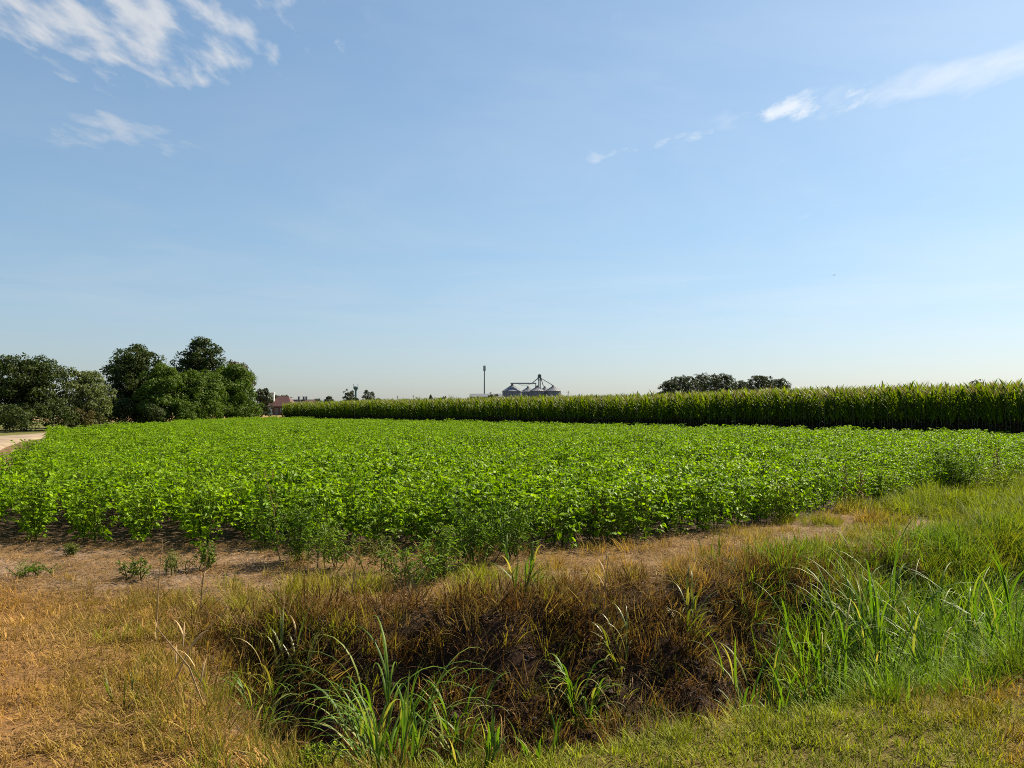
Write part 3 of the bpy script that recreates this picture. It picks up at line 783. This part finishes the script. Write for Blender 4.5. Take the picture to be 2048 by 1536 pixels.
for q in (3.3, 4.7):
    mb = MB(); mb.box((q, -.08, .9), (q + .9, -.01, 1.9)); wn = link('window', mb.mesh('house_window', M['white']), root)
    mb = MB(); mb.box((q + .08, -.1, .98), (q + .82, -.085, 1.82)); link('pane', mb.mesh('pane', M['glass']), wn)
hx, hy, _ = at(574, 242); hx1 = at(623, 242)[0]; Wd = hx1 - hx
root = empty('farm_cottage', (hx, hy, 0)); tag(root, 'long low cottage with brown roof and dark chimneys right of the red-roofed house', 'house')
mb = MB(); mb.box((0, 0, 0), (Wd, 7, 2.9)); link('wall', mb.mesh('cottage_wall', M['white']), root)
mb = MB(); gable(mb, 0, Wd, 0, 7, 2.92, 4.5, .4, .15); rf = link('roof', mb.mesh('cottage_roof', M['tile_brown']), root)
for px in (592, 601.5, 607):
    cx_ = (px - 574) / F * 242; mb = MB(); mb.box((cx_ - .25, 3.1, 3.9), (cx_ + .25, 3.7, 5.4)); mb.box((cx_ - .32, 3.03, 5.4), (cx_ + .32, 3.77, 5.55))
    link('chimney', mb.mesh('chimney', M['dark_steel']), rf)
for q in range(3):
    mb = MB(); mb.box((.9 + q * 2.3, -.07, .9), (1.9 + q * 2.3, -.01, 2.0)); wn = link('window', mb.mesh('cottage_window', M['wood']), root)
    mb = MB(); mb.box((1.0 + q * 2.3, -.09, 1.0), (1.8 + q * 2.3, -.075, 1.9)); link('pane', mb.mesh('pane', M['glass']), wn)
# a bird high over the corn
root = empty('flying_bird', (at(1671, 80)[0], 80, 15.2), .6); tag(root, 'tiny dark bird flying high over the corn', 'bird')
mb = MB(); mb.tube([(-.10, 0, 0), (-.05, 0, .005), (.02, 0, 0), (.08, 0, .01), (.11, 0, .012), (.13, 0, .01)], [.006, .022, .028, .02, .016, .003], 8); link('body', mb.mesh('bird_body', M['feather'], True), root)
for s_ in (-1, 1):
    mb = MB(); V = [(-.03, 0, .01), (.04, 0, .012), (.05, s_ * .10, .05), (-.04, s_ * .11, .05), (-.02, s_ * .22, .03), (.0, s_ * .22, .03)]
    V += [(a, b, c_ - .006) for a, b, c_ in V]
    mb.add(V, [(0, 1, 2, 3), (3, 2, 5, 4), (9, 8, 7, 6), (10, 11, 8, 9), (0, 6, 7, 1), (1, 7, 8, 2), (2, 8, 11, 5), (5, 11, 10, 4), (4, 10, 9, 3), (3, 9, 6, 0)])
    link('wing', mb.mesh('bird_wing', M['feather']), root)


# ------------------------------------------------------------------ grass and litter (uncountable cover)
def tuft(seed, n, rad, hlo, hhi, wd, lean, droop, seg=3, m_='grass'):
    r = random.Random(seed); mb = MB()
    for q in range(n):
        a = r.uniform(0, 6.28); rr = rad * math.sqrt(r.random())
        mb.blade((math.cos(a) * rr, math.sin(a) * rr, -.01), a + r.gauss(0, .8), r.uniform(hlo, hhi), wd * r.uniform(.6, 1.2),
                 abs(r.gauss(lean, .25)), r.uniform(.2, 1.0) * droop, seg, .25, r.uniform(-.6, .6))
    return mb.mesh('tuft', M[m_])


def litter(seed, n, rad, L_, wd):
    r = random.Random(seed); mb = MB()
    for q in range(n):
        a = r.uniform(0, 6.28); rr = rad * math.sqrt(r.random())
        mb.blade((math.cos(a) * rr, math.sin(a) * rr, r.uniform(.004, .025)), r.uniform(0, 6.28), r.uniform(.3, 1) * L_, wd * r.uniform(.5, 1.2),
                 math.pi / 2 - r.uniform(-.02, .22), r.uniform(-.1, .5), 3, .3, r.uniform(-.8, .8))
    return mb.mesh('litter', M['grass'])


T_SHORT = [tuft(300 + i, 26, .10, .03, .10, .0060, .75, 1.3) for i in range(6)]
T_MID = [tuft(320 + i, 24, .10, .10, .26, .008, .40, 1.6, 4) for i in range(6)]
T_TALL = [tuft(340 + i, 22, .13, .25, .80, .013, .42, 2.5, 6) for i in range(6)]
T_STEM = [tuft(350 + i, 7, .10, .25, .80, .009, .55, 2.4, 6) for i in range(5)]
T_LIT = [litter(360 + i, 30, .17, .115, .0062) for i in range(6)]


def pts(x0, x1, y0, y1, dens):
    n = int((x1 - x0) * (y1 - y0) * dens)
    return rng.uniform(x0, x1, n), rng.uniform(y0, y1, n)


def lerp(a, b, t_): return np.asarray(a)[None] * (1 - t_[:, None]) + np.asarray(b)[None] * t_[:, None]


def lay(name, var, x, y, sc, tint, label, cat, tl=.15):
    n = len(x)
    scatter(name, var, np.stack([x, y, gz(x, y)], 1), rng.uniform(0, 6.28, n), sc, rng.normal(0, tl, (n, 2)), None,
            np.clip(tint * TONE * rng.uniform(.7, 1.3, (n, 1)), 0, 1), label, cat)


SOYF = np.array(SOY_POLY[:8])
def soy_y(x): return np.interp(x, np.r_[-14, SOYF[:, 0]], np.r_[10.6, SOYF[:, 1]])
TONE = np.array([.80, .72, .42])
STRAW, GOLD, OLIVE, YGREEN, GREEN, RUST = (.46, .315, .21), (.50, .275, .085), (.24, .20, .05), (.28, .32, .03), (.12, .21, .02), (.16, .080, .035)

# dry mown lawn on the left
x, y = pts(-9, 0, 1.6, 8.2, 190)
k = (x < left_x(y) + .35 + .3 * rng.normal(size=len(x))) & (y < 7.3 - .1 * x * 0 + .5 * rng.normal(size=len(x)))
x, y = x[k], y[k]; gmix = sstep(.52, .76, vfbm(x, y, .9, 11.0)) * .45
edge_g = np.exp(-((x - left_x(y) + .5) / .45) ** 2) * .8
tn = lerp(GOLD, STRAW, vfbm(x, y, 2.0, 12.0)); tn = tn * (1 - np.maximum(gmix * .5, edge_g)[:, None]) + np.array(OLIVE) * np.maximum(gmix * .5, edge_g)[:, None]
kp = rng.random(len(x)) < .35 + .65 * sstep(.30, .48, vfbm(x, y, 1.5, 37.0)); x, y, tn = x[kp], y[kp], tn[kp]
lay('dry_lawn', T_SHORT, x, y, rng.uniform(.7, 1.25, len(x)), tn, 'short golden dried grass in the left foreground', 'dry grass')
# straw litter everywhere along the margin
x, y = pts(-11, 13, 1.6, 17, 60)
f = ditch_f(x, y)
k = (((x < left_x(y) + .1) & (y < soy_y(x) + .3)) | ((f > .95) & (y < soy_y(x) + .3))) & (rng.random(len(x)) < np.where(x > 4, .35, np.where((y < 6.6) & (x < -1), .55, 1.0)))
x, y = x[k], y[k]
lay('straw_litter', T_LIT, x, y, rng.uniform(.7, 1.4, len(x)), lerp(STRAW, (.20, .13, .085), np.clip(.55 * vfbm(x, y, 1.4, 13.0) + .6 * rng.random(len(x)), 0, 1)), 'pale straw scattered between ditch and beans', 'straw', .05)
# litter in the ditch
x, y = pts(-3, 12, 3, 14, 95); f = ditch_f(x, y)
k = (f > .12) & (f < .97) & (x > left_x(y)); x, y = x[k], y[k]
lay('ditch_litter', T_LIT, x, y, rng.uniform(.35, 1.0, len(x)), lerp((.06, .030, .018), (.27, .17, .11), rng.random(len(x)) ** 3), 'brown dead leaves and stems in the ditch', 'litter', .25)
def clod(seed):
    r = np.random.default_rng(seed); bm_ = MB(); bm_.lathe([(.01, -.5), (.75, -.38), (1.0, .05), (.7, .55), (.01, .75)], 7)
    V = np.array(bm_.v) * (1 + r.normal(0, .16, (len(bm_.v), 1))) * np.array([1, r.uniform(.6, 1), r.uniform(.5, .9)])
    return mk('clod', V, bm_.f, (M['clod'],))
M['clod'] = plain_mat('earth_clod', (.030, .017, .011), .95, 0, .5, 6.0, .6)
x, y = pts(-3, 6, 3, 10, 260); f = ditch_f(x, y)
k = (f > .10) & (f < .95) & (x > left_x(y) + .1) & (rng.random(len(x)) < .25 + .9 * vfbm(x, y, 2.2, 31.0) ** 2); x, y = x[k], y[k]
n = len(x); scatter('earth_clods', [clod(i) for i in range(6)], np.stack([x, y, gz(x, y)], 1), rng.uniform(0, 6.28, n), .010 + .035 * rng.random(n) ** 3,
                    label='crumbly dark earth clods on the bare ditch banks', cat='earth')
# mown verge in the lower right
x, y = pts(-1.6, 9, 1.6, 8.5, 230); f = ditch_f(x, y)
k = (f < .08 + .05 * rng.normal(size=len(x))) & (x > -1.7 + .4 * rng.normal(size=len(x))); x, y = x[k], y[k]
br = np.clip(sstep(.46, .70, vfbm(x, y, .8, 15.0) - .12 + .36 * sstep(1.2, 2.8, x)), 0, 1)
lay('mown_verge', T_SHORT, x, y, rng.uniform(.75, 1.3, len(x)), lerp((.25, .30, .024), (.32, .20, .05), br), 'short olive and brown mown grass in the lower right', 'grass')
# margin grass between ditch and beans
x, y = pts(-3.4, 14, 5.8, 19, 85); f = ditch_f(x, y); sy_ = soy_y(x)
g = (y - far_y(x)) / np.maximum(sy_ - far_y(x), .3)
pk = np.where(x < 0, np.where(g < .55, .75, .12), np.where(x < 3.2, .75 * (1 - .6 * np.clip(g, 0, 1)), 1.0))
k = (f > .80) & (y < sy_ + .1) & (x > -2.5 + .35 * rng.normal(size=len(x))) & (rng.random(len(x)) < pk); x, y, g = x[k], y[k], g[k]
gold = lerp((.24, .27, .035), (.36, .235, .10), np.clip(2.6 * vfbm(x, y, 1.1, 16.0) - .95 + .45 * np.exp(-((x - 1.6) / 1.5) ** 2), 0, 1))
tn = gold * (1 - sstep(4.6, 7.5, x)[:, None]) + lerp(YGREEN, GREEN, vfbm(x, y, .8, 17.0)) * sstep(4.6, 7.5, x)[:, None]
tuss = vfbm(x, y, 2.4, 47.0)
kp = rng.random(len(x)) < .30 + .85 * sstep(.34, .54, tuss); x, y, tn, tuss = x[kp], y[kp], tn[kp], tuss[kp]
lay('margin_grass', T_MID, x, y, rng.uniform(.5, 1.05, len(x)) * (.75 + .5 * sstep(4, 7, x)) * (.5 + 1.0 * sstep(.36, .68, tuss)), tn, 'yellowing grass along the far lip of the ditch', 'grass', .2)
# dead overhanging grass on the far bank
x, y = pts(-2.8, 5, 5.5, 10.5, 120); f = ditch_f(x, y)
k = (f > .42) & (f < 1.0) & (x > left_x(y) + .1) & (rng.random(len(x)) < (.28 + .55 * sstep(.60, .9, f)) * sstep(.22, .45, vfbm(x, y, 1.6, 35.0)) * (1 - .6 * sstep(2.8, 4.2, x))); x, y = x[k], y[k]
lay('bank_grass', T_MID, x, y, rng.uniform(.7, 1.3, len(x)), lerp((.11, .055, .032), (.32, .235, .135), rng.random(len(x)) ** 1.8), 'rusty dead grass hanging on the far ditch bank', 'dead grass', .45)
x, y = pts(-2.6, 4.2, 4.6, 10.5, 14); f = ditch_f(x, y)
k = (f > .30) & (f < .98) & (x > left_x(y) + .2); x, y = x[k], y[k]
lay('dead_stems', T_STEM, x, y, rng.uniform(.35, .8, len(x)), lerp((.22, .13, .08), (.48, .36, .24), rng.random(len(x))), 'pale dead grass stems bent over the ditch sides', 'dead grass', .55)
x, y = pts(-2.6, 4.4, 4.0, 10.5, 22); f = ditch_f(x, y)
k = (f > .12) & (f < 1.02) & (x > left_x(y) + .1) & (vfbm(x, y, 1.4, 45.0) > .50); x, y = x[k], y[k]
lay('ditch_green_tufts', T_MID, x, y, rng.uniform(.5, 1.15, len(x)), lerp((.11, .18, .02), (.30, .30, .06), rng.random(len(x))), 'small green and yellow grass tufts dotted over the ditch sides', 'grass', .45)
# left ditch end: straggly dry grass
x, y = pts(-3.6, -.4, 2.6, 7.4, 110)
k = (np.abs(x - left_x(y) - .35) < .65) & (rng.random(len(x)) < .7); x, y = x[k], y[k]
lay('ditch_end_grass', T_MID, x, y, rng.uniform(.3, .9, len(x)), lerp((.30, .20, .09), (.20, .21, .05), vfbm(x, y, 1.7, 19.0)), 'straggly dry grass over the left end of the ditch', 'dry grass', .3)
# tall green grass filling the right of the ditch
x, y = pts(1.8, 14, 4.5, 16, 80); f = ditch_f(x, y)
dens = sstep(2.3, 3.3, x + .55 * (1 - f)) * sstep(.30, .55, vfbm(x, y, 1.5, 33.0))
k = (f > .04) & (f < .98) & (rng.random(len(x)) < dens); x, y, f = x[k], y[k], f[k]
hh = np.where(f < .2, .55, np.where(f > .75, .6, .95)) * rng.uniform(.7, 1.15, len(x))
lay('tall_ditch_grass', T_TALL, x, y, hh, lerp((.11, .24, .016), (.27, .41, .035), vfbm(x, y, .9, 20.0)), 'dense tall green grass filling the right part of the ditch', 'grass', .18)
x, y = pts(1.6, 14, 4.2, 16, 85); f = ditch_f(x, y)
k = (f > .0) & (f < 1.05) & (rng.random(len(x)) < .8 * sstep(2.0, 3.4, x + .5 * (1 - f)) * sstep(.28, .5, vfbm(x, y, 1.3, 34.0))); x, y = x[k], y[k]
lay('low_ditch_grass', T_MID, x, y, rng.uniform(.8, 1.6, len(x)), lerp((.09, .175, .018), (.22, .31, .035), vfbm(x, y, 1.1, 21.0)), 'low green undergrowth on the right ditch banks', 'grass', .25)
# green fringe on the near lip
x, y = pts(-1.6, 2.6, 2.9, 5.4, 60); f = ditch_f(x, y)
k = (f > -.04) & (f < .26) & (rng.random(len(x)) < .35); x, y = x[k], y[k]
lay('near_lip_grass', T_MID, x, y, rng.uniform(.35, .8, len(x)), lerp((.085, .15, .03), (.22, .22, .05), vfbm(x, y, 1.6, 22.0)), 'green grass fringe on the near lip of the ditch', 'grass', .2)
# verge beside the track and rough grass under the trees
x, y = pts(-46, -8, 12, 72, 5); off = (x + 23.2 + .9 + .555 * (y - 35)) * .87
k = ((np.abs(off) > 1.8) & (np.abs(off) < 2.6) & (y < 50)) | ((y > 58) & (y < 74) & (x < -33)); k &= ~in_poly(x, y, SOY_POLY); x, y = x[k], y[k]
lay('track_verge', T_MID, x, y, rng.uniform(.2, .5, len(x)), lerp((.22, .15, .06), (.13, .13, .04), vfbm(x, y, .3, 23.0)), 'brown rough grass on the verge of the dirt track', 'dry grass')


# ------------------------------------------------------------------ individual grass clumps, weeds, stalks
def clump(px, depth, h_, n, wd, lean, droop, label, m_='clump', rad=.10, seed=0):
    """a tuft of reed-like stems; long leaves leave the stems and arch over"""
    r = random.Random(seed); x, y, _ = at(px, depth); z = float(gz(x, y))
    root = empty('grass_clump', (x, y, z)); tag(root, label, 'grass clump', 'grass clumps in and around the ditch')
    stems = []; mb = MB()
    for q in range(max(4, n // 5)):
        a = r.uniform(0, 6.28); rr = rad * math.sqrt(r.random()); l_ = h_ * r.uniform(.05, .30); hs_ = h_ * r.uniform(.45, .80)
        b0 = Vector((math.cos(a) * rr, math.sin(a) * rr, -.03)); t0 = b0 + Vector((math.cos(a) * l_, math.sin(a) * l_, hs_))
        m0 = (b0 + t0) / 2 - Vector((math.cos(a), math.sin(a), 0)) * l_ * .12
        mb.tube([b0, m0, t0], [.0055, .0045, .002], 5); stems.append((b0, m0, t0, a))
    link('stem', mb.mesh('grass_stems', M['weed_stem']), root)
    for q in range(n):
        b0, m0, t0, a = stems[q % len(stems)]; t_ = r.uniform(.05, 1.0)
        p0 = b0.lerp(m0, t_ * 2) if t_ < .5 else m0.lerp(t0, t_ * 2 - 1)
        mb = MB(); mb.blade(p0, a + r.gauss(0, .9), h_ * r.uniform(.38, .72), wd * r.uniform(.7, 1.2),
                            abs(r.gauss(lean, .18)) * (1.15 - .5 * t_), r.uniform(.5, 1.1) * droop, 8, .35, r.uniform(-.7, .7))
        link('blade', mb.mesh('grass_blade', M[m_], True), root)
    return root


CL = [(775, 5.05, 1.15, 120, .017, .50, 3.3, 'largest drooping green grass clump in the left centre of the ditch', 'clump', .12),
      (915, 5.75, .62, 40, .018, .5, 2.6, 'small green grass clump low in the ditch right of the largest one', 'clump', .06),
      (1155, 6.45, .66, 54, .018, .5, 2.6, 'green grass clump on the far bank in the middle of the ditch', 'clump', .07),
      (1045, 7.2, .55, 24, .022, .4, 2.2, 'grass clump hanging from the far lip above the small one', 'clump', .06),
      (1245, 6.9, .60, 26, .020, .45, 2.2, 'yellowish grass clump on the far bank beside the middle one', 'clump_yellow', .06),
      (1370, 7.3, .62, 30, .020, .5, 2.3, 'pale drooping grass clump on the far bank left of the spiky one', 'clump_yellow', .08),
      (1510, 5.9, .95, 54, .018, .36, 1.6, 'spiky upright green grass clump where the bare ditch ends', 'clump', .09),
      (1745, 6.9, 1.3, 84, .019, .30, 2.0, 'tallest upright grass clump in the green right part of the ditch', 'clump', .14),
      (1880, 6.7, 1.15, 76, .018, .34, 2.2, 'tall grass clump right of the tallest one in the ditch', 'clump', .14),
      (2010, 6.5, 1.15, 64, .020, .34, 2.0, 'tall grass clump at the right picture edge in the ditch', 'clump', .14),
      (1640, 6.5, 1.1, 60, .019, .42, 2.3, 'arching grass clump left of the tallest one in the ditch', 'clump', .12),
      (795, 3.8, .42, 34, .016, .20, 1.0, 'fresh green grass clump at the bottom picture edge below the largest one', 'clump', .08),
      (950, 3.85, .30, 18, .016, .25, 1.2, 'short grass clump at the bottom edge right of the fresh one', 'clump', .08),
      (1085, 4.0, .28, 14, .016, .25, 1.2, 'sparse grass clump at the bottom edge beside the mown grass', 'clump', .07),
      (575, 6.0, .62, 34, .018, .4, 2.0, 'yellow-green grass clump on the left shoulder of the ditch', 'clump_yellow', .12),
      (505, 5.2, .60, 36, .013, .5, 2.8, 'thin grass clump drooping into the left end of the ditch', 'clump', .10),
      (260, 4.7, .20, 20, .010, .3, 1.2, 'little green-yellow tuft in the dry grass on the left', 'clump_yellow', .12)]
for i, c_ in enumerate(CL): clump(*c_, seed=500 + i)


def weed(px, depth, h_, spread, nst, nlf, ll, label, m_='weed', narrow=False, seed=0, cat='weed', name='tall_weed', lean=0.25):
    r = np.random.default_rng(seed); x, y, _ = at(px, depth); z = float(gz(x, y))
    root = empty(name, (x, y, z)); tag(root, label, cat)
    pos, az, ti, ro, sc = [], [], [], [], []
    for s_ in range(nst):
        a = r.uniform(0, 6.28); b0 = np.array([math.cos(a), math.sin(a), 0]) * spread * .35 * r.random()
        a2 = r.uniform(0, 6.28); hs_ = h_ * r.uniform(.65, 1.05)
        top = b0 + np.array([math.cos(a2) * spread * .5 * r.random(), math.sin(a2) * spread * .5 * r.random(), hs_])
        mid = (b0 + top) / 2 + r.normal(0, .02, 3)
        mb = MB(); mb.tube([b0 - (0, 0, .03), mid, top], [.006, .0045, .002], 5)
        for q in range(nlf):
            t_ = .1 + .9 * (q + r.random()) / nlf
            p0 = b0 + (top - b0) * t_; a3 = r.uniform(0, 6.28)
            br = spread * .38 * (1 - .72 * t_) * r.uniform(.3, 1)
            tip = p0 + np.array([math.cos(a3) * br, math.sin(a3) * br, br * .7])
            mb.tube([p0, tip], [.0022, .0012], 3, False)
            for e in range(6):
                pos.append(p0 + (tip - p0) * (.2 + .8 * (e + r.random()) / 6)); az.append(a3 + r.normal(0, .9)); ti.append(r.normal(.1, .45)); ro.append(r.normal(0, .5)); sc.append(ll * r.uniform(.6, 1.25))
        link('stem', mb.mesh('weed_stem', M['weed_stem']), root)
    n = len(pos)
    V, Fc = bake(NARROW_V if narrow else LEAFLET_V, LEAFLET_F, np.array(pos), rotmats(n, np.array(az), np.array(ti), np.array(ro)), np.array(sc))
    f_ = link('foliage', mk('weed_foliage', V, Fc, (M[m_],)), root); f_['kind'] = 'stuff'
    return root


WD = [(600, 9.0, .72, .75, 10, 20, .060, 'bushy weed before the beans left of centre', 'weed'),
      (672, 8.6, .55, .65, 8, 16, .055, 'lower weed at the right side of the bushy one left of centre', 'weed'),
      (945, 8.6, .74, .80, 12, 22, .060, 'largest leafy weed before the beans at centre', 'weed'),
      (880, 8.0, .55, .65, 9, 18, .055, 'weed leaning out left of the largest central one', 'weed'),
      (835, 7.5, .40, .60, 8, 14, .050, 'lowest green weed between straw and yellow grass at centre', 'weed'),
      (760, 8.3, .40, .55, 6, 14, .050, 'small spreading weed between the two weed groups before the beans', 'weed_grey'),
      (1030, 9.0, .68, .65, 8, 18, .055, 'weed on the right flank of the largest central one', 'weed'),
      (1240, 10.2, .75, .6, 6, 16, .065, 'pale yellow-green weed at the bean edge right of centre', 'weed_pale'),
      (1545, 12.0, .68, .8, 8, 16, .065, 'greyish weed at the bean edge in the right half', 'weed_pale'),
      (1905, 16.2, 1.0, 1.2, 14, 22, .085, 'tall dark feathery weed above the beans at the right', 'weed'),
      (1780, 14.6, .65, .9, 8, 16, .07, 'broad weed at the bean edge left of the tall feathery one', 'weed_pale'),
      (1995, 15.5, .65, .9, 8, 16, .07, 'bright weed at the right picture edge near the beans', 'weed_pale')]
for i, c_ in enumerate(WD): weed(*c_, narrow=True, seed=600 + i)
for i, (px, d, h_, sp, lb, m_) in enumerate([(80, 8.05, .10, .55, 'flat dark green weed mat on the straw at the far left', 'weed'),
                                            (262, 7.95, .20, .35, 'small grey weed on the straw strip left of centre', 'weed_grey'),
                                            (352, 8.3, .24, .4, 'small leafy weed on the straw right of the grey one', 'weed_grey'),
                                            (425, 8.5, .28, .4, 'knee-low weed on the straw nearest the bushy weed', 'weed'),
                                            (150, 9.3, .16, .3, 'tiny weed on the straw close to the bean rows', 'weed_grey'),
                                            (1170, 4.9, .16, .2, 'tiny pale broadleaf weed at the ditch near the mown grass', 'weed_pale'),
                                            (640, 3.9, .14, .2, 'tiny broadleaf weed at the bottom edge left of centre', 'weed_pale')]):
    weed(px, d, h_, sp, 9, 7, .034, lb, m_, narrow=i % 2 == 0, seed=640 + i, name='small_weed')
for i, (px, d, h_, lb) in enumerate([(1712, 13.3, .85, 'rusty dry dock plant at the bean edge on the right'), (1990, 17.2, .95, 'rusty dry dock plant close to the right picture edge'),
                                     (1215, 10.0, .7, 'thin brown dock plant in the pale weed right of centre')]):
    weed(px, d, h_, .4, 3, 26, .028, lb, 'dock', seed=660 + i, name='dock_plant')

for i, (px, d, h_, lx, lb) in enumerate([(318, 6.0, .72, .03, 'straight dry stalk rising from the left end of the ditch'), (404, 6.6, .55, .05, 'dry stalk right of the straight one on the left'),
                                        (560, 9.6, .95, -.18, 'bent dry stalk standing above the beans left of centre'), (705, 7.2, .46, .06, 'dry stalk with seed head by the yellow grass at centre'),
                                        (1205, 7.2, .55, .05, 'dry brown stalk on the far ditch bank'), (345, 4.9, .5, .35, 'bent dry stem leaning over the left ditch end'),
                                        (420, 4.6, .45, -.3, 'dry stem leaning left over the ditch end')]):
    x, y, _ = at(px, d); z = float(gz(x, y)); root = empty('dry_stalk', (x, y, z)); tag(root, lb, 'dry stalk', 'dry stalks')
    mb = MB(); mb.tube([(0, 0, -.03), (lx * .35, .01, h_ * .5), (lx, .02, h_)], [.006, .005, .0025], 5); link('stem', mb.mesh('dry_stem', M['straw']), root)
    mb = MB(); r = random.Random(700 + i)
    for q in range(5): mb.blade((lx * .35 * q / 3, .005, h_ * (.12 + .2 * q)), r.uniform(0, 6.28), r.uniform(.10, .22), .012, .5, 1.8, 5, .3, .5)
    link('dry_leaves', mb.mesh('dry_leaves', M['straw']), root)
    mb = MB()
    for q in range(10): mb.blade((lx, .02, h_ - .01 * q), r.uniform(0, 6.28), .045, .006, .35, .5, 2, .3)
    link('seed_head', mb.mesh('seed_head', M['straw']), root)
